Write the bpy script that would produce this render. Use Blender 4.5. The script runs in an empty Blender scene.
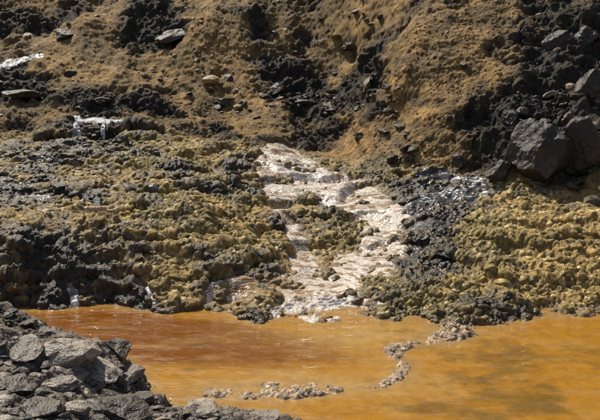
import bpy, math, numpy as np, time
T0=time.time()
S=bpy.context.scene
f32=np.float32
CAMZ=2.5; PITCH=math.radians(12); F=824.0
cp,sp=math.cos(PITCH),math.sin(PITCH)
def ray(u,v):
    a=(u-300)/F; b=-(v-210)/F
    return np.array([a, cp+b*sp, -sp+b*cp])
def at_y(u,v,y):
    d=ray(u,v); k=y/d[1]; return (d[0]*k, y, CAMZ+d[2]*k)
def at_z(u,v,z):
    d=ray(u,v); k=(z-CAMZ)/d[2]; return (d[0]*k, d[1]*k, z)
# ---------------- noise
def _h(ix,iy,iz,seed):
    n=(ix.astype(np.uint32)*np.uint32(374761393)+iy.astype(np.uint32)*np.uint32(668265263)+iz.astype(np.uint32)*np.uint32(2147483647-58)+np.uint32(seed*1013904223&0xffffffff))
    n^=n>>np.uint32(13); n*=np.uint32(1274126177); n^=n>>np.uint32(16); n*=np.uint32(2246822519); n^=n>>np.uint32(15)
    return n
def vnoise(x,y,z,seed=0):
    xi=np.floor(x);yi=np.floor(y);zi=np.floor(z)
    fx=(x-xi).astype(f32);fy=(y-yi).astype(f32);fz=(z-zi).astype(f32)
    xi=xi.astype(np.int32);yi=yi.astype(np.int32);zi=zi.astype(np.int32)
    s=lambda t:t*t*t*(t*(t*6-15)+10)
    fx,fy,fz=s(fx),s(fy),s(fz)
    def g(a,b,c): return _h(xi+a,yi+b,zi+c,seed).astype(f32)*f32(1/4294967296.0)
    def L(a,b,t): return a+(b-a)*t
    r=L(L(L(g(0,0,0),g(1,0,0),fx),L(g(0,1,0),g(1,1,0),fx),fy),L(L(g(0,0,1),g(1,0,1),fx),L(g(0,1,1),g(1,1,1),fx),fy),fz)
    return r*2-1
def fbm(x,y,z,o=4,seed=0,gain=.5):
    r=0;a=1;t=0
    for i in range(o):
        r=r+a*vnoise(x*2.03**i+i*7.3,y*2.03**i-i*3.1,z*2.03**i+i*5.7,seed+i);t+=a;a*=gain
    return r/t*1.6
def ridged(x,y,z,o=4,seed=0):
    r=0;a=1;t=0
    for i in range(o):
        n=1-np.abs(vnoise(x*2.1**i+i*7.3,y*2.1**i,z*2.1**i,seed+i))*1.6
        r=r+a*n;t+=a;a*=.5
    return r/t
def worley(x,y,z,seed=0):
    xi=np.floor(x).astype(np.int32);yi=np.floor(y).astype(np.int32);zi=np.floor(z).astype(np.int32)
    fx=(x-xi).astype(f32);fy=(y-yi).astype(f32);fz=(z-zi).astype(f32)
    best=np.full(x.shape,9,f32);bid=np.zeros(x.shape,np.uint32);q=f32(1/1023.)
    for a in(-1,0,1):
        for b in(-1,0,1):
            for c in(-1,0,1):
                h=_h(xi+a,yi+b,zi+c,seed)
                d=(a+(h&np.uint32(1023)).astype(f32)*q-fx)**2+(b+((h>>np.uint32(10))&np.uint32(1023)).astype(f32)*q-fy)**2+(c+((h>>np.uint32(20))&np.uint32(1023)).astype(f32)*q-fz)**2
                m=d<best; best=np.where(m,d,best); bid=np.where(m,h,bid)
    return np.sqrt(best),((bid*np.uint32(2654435761))>>np.uint32(8)).astype(f32)/f32(2**24)
def ss(a,b,x):
    t=np.clip((x-a)/(b-a),0,1); return t*t*(3-2*t)
# ---------------- macro height control points
C=[]
def P(u,v,y): C.append(at_y(u,v,y))
cols={
 -500:[(312,7.3),(232,8.0),(180,10.2),(120,13.6),(60,16.2),(0,18),(-200,25),(-400,33)],
 -150:[(312,7.3),(232,7.95),(205,8.9),(180,9.9),(120,13.3),(60,15.8),(0,17.7),(-200,24),(-400,32)],
 20:[(309,7.3),(228,7.85),(210,8.6),(180,9.9),(150,11.3),(120,13.2),(100,14.3),(50,16.0),(0,17.5),(-200,24),(-400,32)],
 90:[(50,15.2),(20,16.2)],
 130:[(309,7.35),(238,7.9),(213,8.7),(180,9.9),(150,11.3),(120,13.0),(100,13.8),(50,16.0),(0,17.6),(-200,24),(-400,32)],
 205:[(60,14.7),(20,15.9)],
 220:[(306,7.4),(262,7.8),(213,8.9),(180,10.1),(150,11.4),(120,13.0),(100,13.8),(0,17.3)],
 300:[(318,7.1),(290,7.75),(250,8.6),(200,10.0),(170,11.1),(150,11.9),(120,13.3),(100,14.2),(50,15.6),(0,16.6),(-200,22),(-400,30)],
 355:[(90,14.2),(50,15.2)],
 370:[(322,7.0),(290,7.7),(250,8.6),(215,9.5),(180,10.7),(150,11.7),(118,12.8),(0,15.4)],
 400:[(120,12.0),(90,12.2),(50,13.0)],
 450:[(322,7.0),(280,7.7),(230,8.7),(205,9.5),(188,10.2),(172,10.8),(120,11.4),(60,12.4),(0,13.8),(-200,19),(-400,27)],
 540:[(325,6.95),(280,7.6),(220,8.6),(205,9.2),(188,9.8),(172,10.2),(110,11.3),(60,12.4),(0,13.5)],
 640:[(325,6.95),(280,7.6),(225,8.5),(205,9.0),(190,9.4),(172,9.8),(110,10.8),(60,11.7),(0,12.8),(-200,18),(-400,26)],
 900:[(325,6.95),(240,8.3),(190,9.2),(100,10.6),(0,12.5),(-200,18),(-400,26)],
}
for u,l in cols.items():
    for v,y in l: P(u,v,y)
for u,v in [(60,324),(110,325),(160,318),(200,318),(250,328),(320,336),(400,334),(480,336),(560,340),(640,340),(170,360),(260,360),(340,360),(420,380),(500,380),(600,380),(320,400),(400,415),(500,415),(600,415),(700,380),(900,360),(900,410),(185,378),(235,388),(-100,330),(-400,335)]:
    x,y,_=at_z(u,v,0); C.append((x,y,-.2))
for u,v,y in [(-60,290,5.6),(0,305,5.5),(50,327,5.5),(100,347,5.5),(120,360,5.45),(0,353,4.9),(80,386,4.9),(0,402,4.4),(90,413,4.5),(-150,303,5.0),(136,394,5.15),(200,412,4.86),(250,417,4.8),(285,421,4.77),(150,440,4.4),(-400,292,5.2)]: P(u,v,y)
for u,v in [(330,428),(420,440),(560,440),(800,440)]:
    x,y,_=at_z(u,v,0); C.append((x,y,-.12))
for x in(-6,-3,-1,1,3,6):
    C.append((x,3.3,.45 if x<0.5 else .2)); C.append((x,1.5,.85)); C.append((x,-5,1.1))
C=np.array(C)
eps=.12
def phi(dx,dy): return np.sqrt(dx*dx+dy*dy+eps*eps)
A=phi(C[:,0][:,None]-C[:,0],C[:,1][:,None]-C[:,1])
n=len(C); Mx=np.zeros((n+3,n+3)); Mx[:n,:n]=A-np.eye(n)*.01
Pm=np.c_[np.ones(n),C[:,0],C[:,1]]; Mx[:n,n:]=Pm; Mx[n:,:n]=Pm.T
Wt=np.linalg.solve(Mx,np.r_[C[:,2],0,0,0])
def rbf(x,y):
    r=(Wt[n]+Wt[n+1]*x+Wt[n+2]*y).astype(f32)
    for i in range(n):
        r+=f32(Wt[i])*np.sqrt((x-f32(C[i,0]))**2+(y-f32(C[i,1]))**2+f32(eps*eps))
    return r
# ---------------- grid
ys=[];y=-8.0
while y<60:
    ys.append(y)
    if y<3.4: d=.15
    elif y<4.2: d=.02
    elif y<14: d=y*.00095
    elif y<19: d=y*.0014
    else: d=y*.012
    y+=d
ys=np.array(ys)
tc=np.arange(-.405,.4051,.00084)
ext=[];t=.405;d=.002
while t<3: t+=d; d*=1.12; ext.append(t)
ts=np.r_[-np.array(ext[::-1]),tc,np.array(ext)]
NR,NC=len(ys),len(ts)
YY,TT=np.meshgrid(ys.astype(f32),ts.astype(f32),indexing='ij')
XX=TT*np.maximum(YY,3.0)
print('grid',NR,NC,NR*NC)
Z0=rbf(XX,YY)
zero=np.zeros_like(XX)
hill=ss(11.5,12.9,YY+np.clip(XX,0,4)*.85)
bank=ss(6.5,6.8,YY)*(1-hill)
near=1-ss(5.6,6.0,YY)
low=fbm(XX*.9,YY*.9,zero,3,11)
Z0=Z0+bank*.05*low+hill*(.26*fbm(XX*.6,YY*.35,zero,3,5)+.10*fbm(XX*1.6,YY*.7,zero,3,6))
Z0=Z0+ss(6.3,6.7,YY)*(1-ss(7.4,7.9,YY))*.15*(fbm(XX*1.7,YY*1.7,zero,5,7)+.05)
cx,cy,_=at_z(262,309,0.03)
clump=np.exp(-((XX-cx)/.22)**2-((YY-cy-.12)/.17)**2)
Z0=Z0+.10*clump
t21=fbm(XX*.8,YY*1.8,zero,4,21)
st=.15
q=(Z0+.11*t21)/st
fr=q-np.floor(q); zt=(np.floor(q)+ss(.6,.93,fr))*st-.11*t21
tm=ss(.10,.25,Z0)*bank*(.6+.35*ss(-.3,.5,fbm(XX*.7,YY*.9,zero,2,29)))
Z0=Z0*(1-tm)+zt*tm
def look(arr,x,y):
    r=np.clip(np.interp(y,ys,np.arange(NR)),0,NR-1.001); c=np.clip(np.interp(x/np.maximum(y,3.0),ts,np.arange(NC)),0,NC-1.001)
    r0=np.floor(r).astype(int);c0=np.floor(c).astype(int);a=r-r0;b=c-c0
    return (arr[r0,c0]*(1-a)+arr[r0+1,c0]*a)*(1-b)+(arr[r0,c0+1]*(1-a)+arr[r0+1,c0+1]*a)*b
YM=np.arange(3.6,45,.01)
def march(u,v,arr=None):
    arr=Z0 if arr is None else arr
    d=ray(u,v);k=YM/d[1];x=d[0]*k;z=CAMZ+d[2]*k
    h=look(arr,x,YM); i=np.argmax(z<h)
    if not (z<h).any(): i=len(YM)-1
    return x[i],YM[i],z[i]
# waterfall ledge, upper left
xa,ya,_=march(48,138);xb,yb,_=march(152,138);ye=(ya+yb)/2
wl=.16*fbm(XX*2.2,zero,zero,4,27)
Z0=Z0+.17*ss(xa-.3,xa+.1,XX)*(1-ss(xb-.1,xb+.5,XX))*ss(ye-.02,ye+.05,YY+wl)*(1-ss(ye+.5,ye+1.3,YY))
W1=fbm(XX*3,YY*3,zero,3,31); W2=fbm(XX*9,YY*7,zero,3,33)
def pathmask(pts,soft=.35,wob=1):
    w=[]
    for u,v,r in pts:
        x,y,z=march(u,v); w.append((x,y,r/F*y))
    m=np.full(XX.shape,9,f32)
    if len(w)==1: w=w*2
    for (x0,y0,r0),(x1,y1,r1) in zip(w[:-1],w[1:]):
        dx,dy=x1-x0,y1-y0;L=dx*dx+dy*dy+1e-9
        t=np.clip(((XX-x0)*dx+(YY-y0)*dy)/L,0,1)
        d=np.sqrt((XX-x0-t*dx)**2+(YY-y0-t*dy)**2)/(r0+(r1-r0)*t)
        m=np.minimum(m,d)
    m=m+wob*(.26*W1+.22*W2)
    return 1-ss(1-soft,1+soft,m)
casc=pathmask([(283,148,18),(292,165,34),(312,182,40),(348,197,38),(386,211,24),(386,232,20),(374,252,26),(348,272,38),(322,290,50),(312,304,58),(315,318,50)])
casc=np.maximum(casc,.9*pathmask([(285,180,28),(278,210,13),(300,245,12),(310,275,18)]))
casc=np.maximum(casc,.9*pathmask([(300,285,13),(255,287,18),(215,297,12)]))
casc=casc*(1-ss(.35,.7,clump))
upl=pathmask([(72,121,7),(105,121,12),(142,123,7)],.3,1.2)
for a in ([(76,118,5),(77,134,4)],[(104,118,3),(103,134,2)],[(130,119,4),(133,136,3)]): upl=np.maximum(upl,.9*pathmask(a,.35,1.5))
upl=np.maximum(upl,.9*pathmask([(-20,68,4),(12,63,6),(42,57,3)],.35,1.6))
rpl=pathmask([(435,178,18),(450,187,30),(492,194,24),(432,200,26),(415,212,12)],.35,1.2)
lsh=pathmask([(-20,211,6),(60,210,6),(115,209,5)])
lfl=pathmask([(70,288,3),(76,302,4)],.35,2.4);lfl=np.maximum(lfl,pathmask([(147,292,4),(155,304,6)],.35,2.4))
wetR=pathmask([(430,205,30),(425,240,28),(425,275,22)],.6)
def blob(lst):
    r=np.zeros(XX.shape,f32)
    for u,v,ru,rv,w in lst:
        x,y,_=march(u,v);x2,y2,_=march(u,v-rv);rx=ru/F*y;ry=max(abs(y2-y),.3)
        r+=w*np.exp(-((XX-x)/rx)**2-((YY-y)/ry)**2)
    return r
film=ss(.2,.5,fbm(XX*3.5,YY*5,zero,4,37)+.15)*np.clip(blob([(40,186,70,12,1.3),(20,160,50,10,1.0),(250,112,60,10,1.0),(425,235,25,30,1.2),(190,187,60,8,.8),(560,200,40,8,.5)]),0,1)*(1-ss(.2,.6,hill))
film=np.where(film>.33,film,0)*(1-np.clip(casc*3,0,1))
anyw=np.clip(casc+upl+rpl+lsh+lfl+film,0,1)
def zpath(pts):
    w=[at_z(u,v,0) for u,v in pts]; m=np.full(XX.shape,99,f32)
    for i,(a,b) in enumerate(zip(w[:-1],w[1:])):
        dx,dy=b[0]-a[0],b[1]-a[1];L=dx*dx+dy*dy
        t=np.clip(((XX-a[0])*dx+(YY-a[1])*dy)/L,0,1)
        d=np.sqrt((XX-a[0]-t*dx)**2+(YY-a[1]-t*dy)**2)
        m=np.minimum(m,d)
    return m
dampts=[(215,391),(260,388),(300,391),(345,390),(378,386),(400,376),(403,364),(388,350),(412,343),(440,339),(458,334)]
dd=zpath(dampts)+.09*fbm(XX*2.2,YY*2.2,zero,3,35)+.05*W1*.6+.02*W2
dam=np.exp(-(np.maximum(dd,0)/.17)**2)
# ---------------- displacement
def normals(X,Y,Z):
    Q=np.stack([X,Y,Z],-1);ax=np.gradient(Q,axis=1); ay=np.gradient(Q,axis=0)
    nn=np.cross(ax,ay); nn/=np.linalg.norm(nn,axis=-1,keepdims=True)+1e-12
    return nn
Zw=Z0.copy()
ZT=Z0-anyw*.035
bed=np.minimum(Z0,0)
ZT=ZT+dam*(np.clip(-bed,0,.25)+.004+.020*W2+.022*W1)
N=normals(XX,YY,ZT)
px,py,pz=XX,YY,ZT
wx=px+.03*W2; wy=py+.03*W1
d1,i1=worley(wx/.30,wy/.30,pz/.22,1)
d2,i2=worley(wx/.085,wy/.085,pz/.075,2)
d3,i3=worley((px+.01*W2)/.036,(py+.01*W1)/.036,pz/.034,3)
dome=lambda d:1-np.minimum(d/.75,1.15)**2
k1,k2,k3=dome(d1),dome(d2),dome(d3)
pool=1-ss(-.08,.03,ZT)
def col(*c): return np.array(c,f32)
def full(c): return np.broadcast_to(c,XX.shape+(3,)).copy()
def mix(a,b,m): return a*(1-m[...,None])+b*m[...,None]
bias=blob([(90,65,40,35,.8),(205,45,35,40,.8),(330,25,50,30,.3),(430,60,50,40,.9),(500,20,60,30,.3),(260,128,40,10,.5),(420,130,30,20,.5),
 (150,35,28,30,-.9),(25,90,50,14,-.9),(340,98,60,14,-.9),(375,75,12,30,-1.0),(575,60,55,60,-.9),(290,80,35,15,-.5),(545,130,50,40,-.9),(90,100,60,8,-.9),(100,128,50,6,-1.2),(30,30,40,15,-.5),(260,40,12,40,-.5),(470,110,20,25,-.5),(530,40,14,20,-.4)])  # dark rock, plus gully and right-slope shade put into the colour
rough_f=fbm(px*3.2,py*3.2,pz*3.2,5,41)
m_och=ss(-.3,.4,bias+.55*fbm(px*1.3,py*1.0,pz*1.3,5,71)+.08+.26*rough_f)
rdg=ridged(px*1.3,py*1.3,pz*1.3,5,51)
fine=fbm(px*11,py*11,pz*11,4,45)
fine2=fbm(px*34,py*34,pz*34,2,47)
knob=bank*(1-.75*anyw)*(1-pool)
kp=ss(-.5,.3,fbm(px*1.8,py*1.8,pz*1.8,3,49))
kq=ss(-.4,.4,fbm(px*1.2+9,py*1.2,pz*1.2,3,55))
disp=knob*(.024*k1+(.4+.6*kp)*.034*k2*(.3+1.0*i1)+(.010+.011*kq)*k3+.055*rough_f+.022*fine+.006*fine2)
rk=1-m_och
hd=1-.85*np.clip(upl,0,1)
disp+=hd*hill*((.04+.15*rk)*(rdg-.5)+(.030+.09*rk)*rough_f+(.016+.02*rk)*fine+(.006+.04*rk)*k2*i2+(.006+.008*i2)*k3+.05*rk*k1+.004*fine2)
disp+=near*(.07*rough_f+.025*k2*i2+.010*k3+.018*fine)*(1-.7*dam)
disp+=dam*(.006*k2+.011*k3+.016*fine)
emerge=ss(.15,.7,fbm(px*4,py*6,pz*4,4,53))
disp+=anyw*bank*(.012*k2+casc*emerge*(.025+.03*np.clip(k2,0,1)))
disp+=rpl*ss(.2,.6,fbm(px*5,py*6,pz*5,3,57))*.06*np.clip(k2+.3,0,1)
disp+=pool*(1-near)*.01*k2
PX=XX+N[...,0]*disp;PY=YY+N[...,1]*disp;PZ=ZT+N[...,2]*disp
ZF=PZ
# --------------- colours
var=fbm(px*5,py*5,pz*5,4,81)
dark=col(.042,.032,.020); ochre=col(.33,.195,.06); gold=col(.39,.262,.085); olive=col(.145,.10,.036)
och2=mix(full(ochre),full(col(.20,.125,.04)),ss(-.3,.5,fbm(px*2.3,py*1.5,pz*2,4,75)))
hillc=mix(full(dark),och2,m_och)
hillc=hillc*(1+.30*var[...,None])*(.85+.3*fine[...,None])*(.65+.7*i3[...,None])
biasb=blob([(520,240,90,45,.7),(210,230,60,25,.3),(60,215,50,10,.3),(350,230,30,20,.3),(30,270,60,35,-.5),(110,290,60,20,-.5),(40,190,60,12,-.6),(40,155,60,12,-.4),(580,200,30,12,-.4),(400,180,30,15,-.5),(200,187,60,8,-.4),(200,160,60,10,.2),(500,312,90,8,-.4),(270,275,30,12,-.3)])  # low left spots paint the bank face's shade into the colour
m_g=ss(-.35,.45,biasb+.58*fbm(px*2.4,py*2.4,pz*2.4,5,91)+.18*k2+.45*(i2-.5)-wetR*1.2)
bankc=mix(full(col(.036,.026,.014)),full(olive),ss(-.1,.5,m_g+.4*var))
bankc=mix(bankc,mix(full(gold),full(col(.29,.215,.075)),kq),m_g)
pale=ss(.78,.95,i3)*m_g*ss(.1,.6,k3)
bankc=mix(bankc,full(col(.58,.46,.26)),pale*.7)  # cream highlights painted onto the tips of some knobs
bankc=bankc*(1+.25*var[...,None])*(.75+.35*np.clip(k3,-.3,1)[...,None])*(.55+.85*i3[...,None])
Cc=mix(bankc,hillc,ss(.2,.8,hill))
grey=mix(full(col(.065,.05,.036)),full(col(.22,.178,.138)),ss(-.4,.7,rough_f*.7+.6*fine+.5*(i2-.5)))
grey=grey*(.7+.6*i3[...,None])
Cc=mix(Cc,grey,near)
Cc=mix(Cc,full(col(.44,.31,.19))*(.35+1.0*i3[...,None]),np.clip(dam*1.2,0,1)*.95)
Cc=mix(Cc,full(col(.30,.19,.08))*(.5+.7*i3[...,None]),casc*.6)
Cc=mix(Cc,full(col(.04,.032,.022)),np.clip(film+upl+rpl,0,1)*.7)
Cc=mix(Cc,full(col(.20,.08,.015)),pool*.8*(1-dam)*(1-near*.4))
wetline=ss(.08,.01,PZ)*(1-pool)*(1-dam)
Cc=Cc*(1-.45*wetline[...,None])
Rr=.85-.6*np.clip(wetR+wetline*.8+(1-m_g)*bank*.7+rpl+upl+film+casc*.6+dam*.5,0,1)
def mkmesh(name,co,faces,colr=None,rgh=None,smooth=True):
    me=bpy.data.meshes.new(name); nv=len(co); nf=len(faces)
    me.vertices.add(nv); me.vertices.foreach_set('co',co.astype(f32).ravel())
    me.loops.add(nf*4); me.loops.foreach_set('vertex_index',faces.astype(np.int32).ravel())
    me.polygons.add(nf); me.polygons.foreach_set('loop_start',np.arange(0,nf*4,4,dtype=np.int32))
    me.polygons.foreach_set('use_smooth',np.full(nf,smooth))
    me.update(calc_edges=True)
    if colr is not None:
        a=me.attributes.new('Col','FLOAT_COLOR','POINT'); c=np.ones((nv,4),f32); c[:,:3]=np.clip(colr,0.003,1); a.data.foreach_set('color',c.ravel())
    if rgh is not None:
        a=me.attributes.new('Rgh','FLOAT','POINT'); a.data.foreach_set('value',rgh.astype(f32).ravel())
    ob=bpy.data.objects.new(name,me); S.collection.objects.link(ob); return ob
idx=np.arange(NR*NC).reshape(NR,NC)
quads=np.stack([idx[:-1,:-1],idx[:-1,1:],idx[1:,1:],idx[1:,:-1]],-1).reshape(-1,4)
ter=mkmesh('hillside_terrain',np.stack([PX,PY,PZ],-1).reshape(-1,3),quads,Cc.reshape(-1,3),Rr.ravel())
# ---------------- materials
def mat(name,colattr=True,base=(.1,.1,.1,1),rough=None,bumps=(),spec=.5,colvar=(60,.35),ior=None):
    m=bpy.data.materials.new(name); m.use_nodes=True; nt=m.node_tree; nd=nt.nodes; lk=nt.links
    b=nd['Principled BSDF']; tcn=nd.new('ShaderNodeTexCoord')
    if colattr:
        a=nd.new('ShaderNodeAttribute');a.attribute_name='Col';csrc=a.outputs['Color']
    else:
        a=nd.new('ShaderNodeRGB');a.outputs[0].default_value=base;csrc=a.outputs[0]
    nz=nd.new('ShaderNodeTexNoise');nz.inputs['Scale'].default_value=colvar[0];nz.inputs['Detail'].default_value=3;lk.new(tcn.outputs['Object'],nz.inputs['Vector'])
    mr=nd.new('ShaderNodeMapRange');mr.inputs[1].default_value=.3;mr.inputs[2].default_value=.7;mr.inputs[3].default_value=1-colvar[1];mr.inputs[4].default_value=1+colvar[1];lk.new(nz.outputs[0],mr.inputs[0])
    vm=nd.new('ShaderNodeVectorMath');vm.operation='SCALE';lk.new(csrc,vm.inputs[0]);lk.new(mr.outputs[0],vm.inputs['Scale']);lk.new(vm.outputs[0],b.inputs['Base Color'])
    if rough is None:
        r=nd.new('ShaderNodeAttribute');r.attribute_name='Rgh';lk.new(r.outputs['Fac'],b.inputs['Roughness'])
    else: b.inputs['Roughness'].default_value=rough
    b.inputs['Specular IOR Level'].default_value=spec
    if ior: b.inputs['IOR'].default_value=ior
    prev=None
    for kind,scale,dist,stretch in bumps:
        mp=nd.new('ShaderNodeMapping');mp.inputs['Scale'].default_value=stretch;lk.new(tcn.outputs['Object'],mp.inputs['Vector'])
        if kind=='v': t=nd.new('ShaderNodeTexVoronoi');t.inputs['Scale'].default_value=scale;o=t.outputs['Distance']
        else: t=nd.new('ShaderNodeTexNoise');t.inputs['Scale'].default_value=scale;t.inputs['Detail'].default_value=3;o=t.outputs[0]
        lk.new(mp.outputs[0],t.inputs['Vector'])
        bp=nd.new('ShaderNodeBump');bp.inputs['Distance'].default_value=dist;bp.inputs['Strength'].default_value=1;bp.invert=(kind=='v');lk.new(o,bp.inputs['Height'])
        if prev: lk.new(prev.outputs[0],bp.inputs['Normal'])
        prev=bp
    if prev: lk.new(prev.outputs[0],b.inputs['Normal'])
    return m
ter.data.materials.append(mat('mineral_crust',bumps=[('n',80,.014,(1,1,1))],colvar=(75,.45)))
mwater=mat('orange_pool_water',rough=.04,bumps=[('n',3.0,.040,(1,2.2,1)),('n',12,.0075,(1,1.7,1))],colvar=(9,.12),ior=1.5,spec=.65)
mstream=mat('stream_water',bumps=[('n',26,.024,(1,3,1)),('n',100,.009,(1,2,1))],colvar=(45,.25),ior=1.5,spec=1.0)
mfilm=mat('clear_water_film',bumps=[('n',26,.016,(1,2,1)),('n',90,.006,(1,2,1))],colvar=(45,.25),ior=1.5,spec=.9,rough=.10)
mrp=mat('clear_pool_water',bumps=[('n',9,.030,(1,1.6,1)),('n',32,.008,(1,1.5,1))],colvar=(25,.25),ior=1.5,spec=.9,rough=.05)
mrock=mat('rock',rough=.5,bumps=[('n',14,.03,(1,1,1)),('n',70,.010,(1,1,1))],colvar=(22,.45))
# ---------------- streams
def stream(name,mask,thr,off,step,colr,rgh,m=None,tw=.85):
    wv=.6*W1+.45*W2
    q=Zw/step+wv; fr=q-np.floor(q); Zt=(np.floor(q)+ss(.35,.9,fr)-wv)*step
    Z=Zw*(1-tw)+Zt*tw+off-.05*(1-mask)
    Z=Z+.007*fbm(XX*14,YY*22,zero,3,101)
    sel=(mask>thr)
    fm=sel[:-1,:-1]&sel[:-1,1:]&sel[1:,1:]&sel[1:,:-1]
    q4=quads[fm.ravel()]
    un,inv=np.unique(q4,return_inverse=True)
    co=np.stack([XX,YY,Z],-1).reshape(-1,3)[un]
    ob=mkmesh(name,co,inv.reshape(-1,4),colr.reshape(-1,3)[un],rgh.ravel()[un]); ob.data.materials.append(m or mstream); return ob
qq=Zw/.022+.6*W1+.45*W2; riser=ss(.3,.5,qq-np.floor(qq))*(1-ss(.85,1,qq-np.floor(qq)))
foam_glare=ss(-.45,.35,fbm(XX*6,YY*16,zero,4,111)+.6*riser-.22)  # white streaks: foam plus sun glare put into the stream colour
peach=mix(full(col(.36,.22,.10)),full(col(.88,.78,.66)),foam_glare)
xo,yo,_=march(262,287)
peach=mix(peach,full(col(.5,.26,.07)),np.exp(-((XX-xo)/.35)**2-((YY-yo)/.25)**2)*.8)
stream('stream',casc,.12,.010,.022,peach,np.full(XX.shape,.15,f32))
bl=mix(full(col(.15,.15,.14)),full(col(.85,.86,.88)),ss(-.1,.5,fbm(XX*7,YY*12,zero,4,121)+.25))
stream('waterfall',upl,.12,.035,.06,bl,np.full(XX.shape,.15,f32))
dk=mix(full(col(.035,.032,.03)),full(col(.6,.61,.63)),ss(.35,.9,fbm(XX*9,YY*20,zero,4,131)))
stream('rock_pool',rpl,.12,.022,.10,dk,np.full(XX.shape,.08,f32),mrp,.6)
stream('stream',lsh,.12,.015,.04,full(col(.5,.32,.17)),np.full(XX.shape,.2,f32))
stream('waterfall',lfl,.12,.03,.04,bl,np.full(XX.shape,.2,f32))
stream('seep_water',film,.34,.018,.05,full(col(.06,.05,.038)),np.full(XX.shape,.08,f32),mfilm)
# ---------------- pool
gx=np.linspace(-14,16,1100);gy=np.linspace(2.6,8.0,500)
GY,GX=np.meshgrid(gy.astype(f32),gx.astype(f32),indexing='ij');gz=np.zeros_like(GX)
def gb(u,v,rx,ry):
    x,y,_=at_z(u,v,0); return np.exp(-((GX-x)/rx)**2-((GY-y)/ry)**2)
def g3(c): return np.broadcast_to(c,GX.shape+(3,)).copy()
wn=fbm(GX*1.2,GY*2.5,gz,4,141);wn2=fbm(GX*3,GY*8,gz,5,142)
red=np.clip(gb(150,335,1.0,.5)+gb(230,350,.9,.4)+gb(60,318,.9,.3),0,1)
PC=mix(g3(col(.36,.165,.014)),g3(col(.19,.062,.007)),np.clip(ss(.15,.9,red+.3*wn+.2*wn2),0,1))
PC=mix(PC,g3(col(.44,.27,.085)),np.clip(gb(300,385,1.0,.22)*.8+gb(370,335,.8,.35)*.8+.3*ss(0,.8,wn2),0,1))
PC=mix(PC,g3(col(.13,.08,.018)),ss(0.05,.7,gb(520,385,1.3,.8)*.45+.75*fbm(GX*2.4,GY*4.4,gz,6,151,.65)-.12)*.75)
dep=look(ZF,GX,GY)
PC=mix(PC,g3(col(.34,.21,.08)),ss(-.12,0,dep)*.7)
gi=np.arange(GX.size).reshape(GX.shape)
gq=np.stack([gi[:-1,:-1],gi[:-1,1:],gi[1:,1:],gi[1:,:-1]],-1).reshape(-1,4)
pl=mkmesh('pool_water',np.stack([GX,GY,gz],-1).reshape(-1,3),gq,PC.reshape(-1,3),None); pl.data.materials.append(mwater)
# ---------------- rocks
import bmesh
rng=np.random.default_rng(7)
_ico={}
def ico(s):
    if s not in _ico:
        bm=bmesh.new();bmesh.ops.create_icosphere(bm,subdivisions=s,radius=1)
        _ico[s]=(np.array([v.co[:] for v in bm.verts]),np.array([[v.index for v in f.verts] for f in bm.faces]));bm.free()
    return _ico[s]
def rockv(s,scale,planes=14,tilt=.35):
    v,f=ico(s);v=v.copy()
    for _ in range(planes):
        nrm=rng.normal(size=3);nrm/=np.linalg.norm(nrm);d=rng.uniform(.42,.85)
        v-=np.maximum(0,v@nrm-d)[:,None]*nrm
    o=rng.uniform(0,50,3)
    v+=(v/ (np.linalg.norm(v,axis=1,keepdims=True)+1e-6))*.09*fbm((v[:,0]+o[0])*2.5,(v[:,1]+o[1])*2.5,(v[:,2]+o[2])*2.5,4,9)[:,None]
    v*=np.array(scale)
    a,b,c=rng.uniform(0,6.28),rng.uniform(-tilt,tilt),rng.uniform(-tilt,tilt)
    Rz=np.array([[math.cos(a),-math.sin(a),0],[math.sin(a),math.cos(a),0],[0,0,1]])
    Rx=np.array([[1,0,0],[0,math.cos(b),-math.sin(b)],[0,math.sin(b),math.cos(b)]])
    Ry=np.array([[math.cos(c),0,math.sin(c)],[0,1,0],[-math.sin(c),0,math.cos(c)]])
    return v@(Rx@Ry@Rz).T,f
def trimesh(name,v,f,c,m,origin=None):
    me=bpy.data.meshes.new(name)
    nf=len(f);me.vertices.add(len(v));me.vertices.foreach_set('co',v.astype(f32).ravel());me.loops.add(nf*3);me.loops.foreach_set('vertex_index',f.astype(np.int32).ravel())
    me.polygons.add(nf);me.polygons.foreach_set('loop_start',np.arange(0,nf*3,3,dtype=np.int32));me.polygons.foreach_set('use_smooth',np.zeros(nf,bool));me.update(calc_edges=True)
    a=me.attributes.new('Col','FLOAT_COLOR','POINT');cc=np.ones((len(v),4),f32);cc[:,:3]=c;a.data.foreach_set('color',cc.ravel())
    me.materials.append(m);ob=bpy.data.objects.new(name,me);S.collection.objects.link(ob)
    if origin is not None: ob.location=origin
    return ob
def boulder(u,v,w,h,c=(.045,.034,.024),dy=None,sink=.15):
    x,y,z=march(u,v,ZF); sc=y/F
    rv,rf=rockv(5,(w/2*sc*1.15,(dy or w*.8)/2*sc*1.15,h/2*sc*1.25),16,.25)
    cc=np.array(c)*(1+.7*ss(-.3,.6,fbm(rv[:,0]*4,rv[:,1]*4,rv[:,2]*4,4,19)))[:,None]
    return trimesh('boulder',rv,rf,cc,mrock,(x,y+.05,z+h/2*sc*(1-sink*2)*.6))
for a in [(540,178,80,80),(503,178,30,28),(590,168,56,64),(592,98,44,36),(560,50,32,26),(588,42,34,20),(510,124,24,18),
          (278,92,24,12),(225,104,22,10),(300,105,26,10),(395,163,18,12),(170,40,42,12),(350,50,26,9),(62,36,30,11),(105,104,26,8),(20,98,44,12),(330,110,24,10),(360,140,16,11),(528,78,20,14),(460,165,26,14),(575,190,26,12)]:
    boulder(a[0],a[1],a[2],a[3],(.034,.026,.019) if a[2]>=56 else (.045,.034,.024))  # widest boulders get a darker colour that includes their shade
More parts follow.
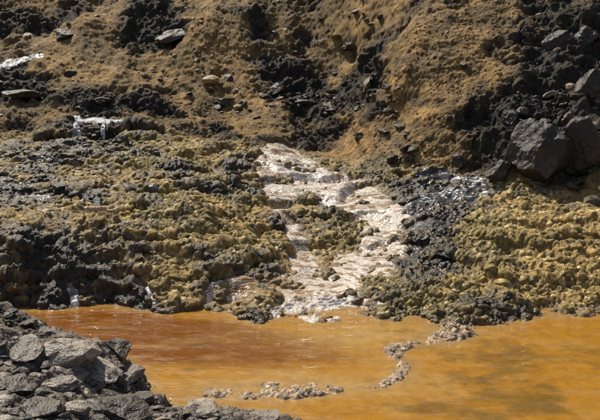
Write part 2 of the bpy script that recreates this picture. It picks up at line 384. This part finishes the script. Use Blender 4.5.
for a in [(97,376,72,24,(.32,.28,.23)),(118,358,48,26,(.05,.038,.028)),(110,414,84,22,(.045,.036,.027)),(40,412,64,14,(.08,.065,.052)),(20,356,54,14,(.14,.115,.09)),(205,416,54,10,(.22,.18,.14)),(265,419,36,6,(.18,.145,.11)),(150,319,22,6,(.45,.42,.38)),(60,388,44,12,(.16,.13,.105)),(140,403,40,14,(.06,.048,.036)),(15,390,50,14,(.06,.048,.036)),(45,336,40,12,(.11,.088,.068))]:
    boulder(a[0],a[1],a[2],a[3],a[4])
def scatter(name,n,area,size,cols_,sub=2,flat=.6):
    V=[];Fc=[];Cl=[];o=0
    for i in range(n):
        u,v=area(); x,y,z=march(u,v,ZF)
        s=size()*y/F
        rv,rf=rockv(sub,(s,s*rng.uniform(.5,1),s*rng.uniform(.3,.7)*flat/.6),9)
        V.append(rv+np.array([x,y,z+s*.05]));Fc.append(rf+o);o+=len(rv)
        c=np.array(cols_[rng.integers(len(cols_))])*rng.uniform(.7,1.3);Cl.append(np.tile(c,(len(rv),1)))
    return trimesh(name,np.concatenate(V),np.concatenate(Fc),np.clip(np.concatenate(Cl),0,1),mrock)
def band(pts,sp):
    def g():
        k=rng.integers(len(pts)-1);t=rng.random();a,b=pts[k],pts[k+1]
        return a[0]+(b[0]-a[0])*t+rng.normal()*sp[0],a[1]+(b[1]-a[1])*t+rng.normal()*sp[1]
    return g
DK=[(.05,.038,.026),(.07,.052,.034),(.11,.08,.05),(.04,.03,.022)]
scatter('hillside_rocks',1000,lambda:(rng.uniform(-40,640),rng.uniform(-10,120)),lambda:rng.lognormal(.3,.65),DK+[(.22,.14,.05),(.26,.18,.07),(.3,.2,.08)])
scatter('gully_rocks',260,band([(215,105),(300,102),(370,108),(385,70),(400,150),(440,165)],(12,6)),lambda:rng.lognormal(.9,.6),DK)
scatter('slope_rocks',150,band([(490,150),(530,120),(600,90),(600,180),(500,180)],(16,12)),lambda:rng.lognormal(1.0,.7),DK+[(.13,.10,.07),(.18,.12,.05)])
scatter('bank_rocks',220,band([(0,145),(120,150),(60,190),(0,195)],(30,10)),lambda:rng.lognormal(.8,.5),DK)
scatter('ledge_rocks',80,band([(55,138),(150,140)],(8,5)),lambda:rng.lognormal(.9,.5),DK)
scatter('wet_rocks',110,band([(410,185),(405,200),(425,240),(425,275),(440,205),(480,192)],(12,8)),lambda:rng.lognormal(.8,.45),DK)
scatter('shore_rocks',160,band([(60,314),(160,310),(230,312),(330,328),(420,328),(520,330),(600,330)],(10,4)),lambda:rng.lognormal(.7,.5),DK+[(.16,.10,.04)])
GR=[(.15,.12,.092),(.095,.075,.057),(.28,.235,.185),(.06,.047,.036),(.045,.036,.027)]
def na():
    while 1:
        u=rng.uniform(-10,320);v=rng.uniform(295,430)
        if v>307+u*.38+max(0,u-120)*.22: return u,v
scatter('foreground_rocks',850,na,lambda:rng.lognormal(1.05,.8),GR,flat=.45)
scatter('dam_pebbles',380,band(dampts,(7,2.5)),lambda:rng.lognormal(.15,.5),[(.42,.31,.19),(.3,.21,.12),(.52,.43,.33),(.15,.10,.05)],flat=.4)
me=bpy.data.meshes.new('ground');me.from_pydata([(-600,-600,-.7),(600,-600,-.7),(600,600,-.7),(-600,600,-.7)],[],[(0,1,2,3)])
g=bpy.data.objects.new('ground',me);S.collection.objects.link(g);me.materials.append(mat('ground_soil',colattr=False,base=(.15,.11,.06,1),rough=.9))
# ---------------- light
SE=math.radians(51);SA=math.radians(-34)
w=bpy.data.worlds.new('World');S.world=w;w.use_nodes=True;nt=w.node_tree
sky=nt.nodes.new('ShaderNodeTexSky');sky.sky_type='NISHITA';sky.sun_disc=False;sky.sun_elevation=SE;sky.sun_rotation=SA;sky.dust_density=3
nt.links.new(sky.outputs[0],nt.nodes['Background'].inputs[0]);nt.nodes['Background'].inputs[1].default_value=.09
L=bpy.data.lights.new('sun','SUN');L.energy=4.9;L.angle=math.radians(.6);L.color=(1,.93,.80)
lo=bpy.data.objects.new('sun',L);S.collection.objects.link(lo)
from mathutils import Vector
dirv=Vector((math.sin(SA)*math.cos(SE),math.cos(SA)*math.cos(SE),math.sin(SE)))
lo.rotation_euler=dirv.to_track_quat('Z','Y').to_euler(); lo.location=dirv*30
cd=bpy.data.cameras.new('camera');cam=bpy.data.objects.new('camera',cd);S.collection.objects.link(cam)
cam.location=(0,0,CAMZ);cam.rotation_euler=(math.radians(90)-PITCH,0,0);cd.lens=36*F/600;cd.clip_end=2000;cd.clip_start=.05
S.camera=cam
S.view_settings.view_transform='Standard';S.view_settings.look='None';S.view_settings.exposure=0
print('build',time.time()-T0)
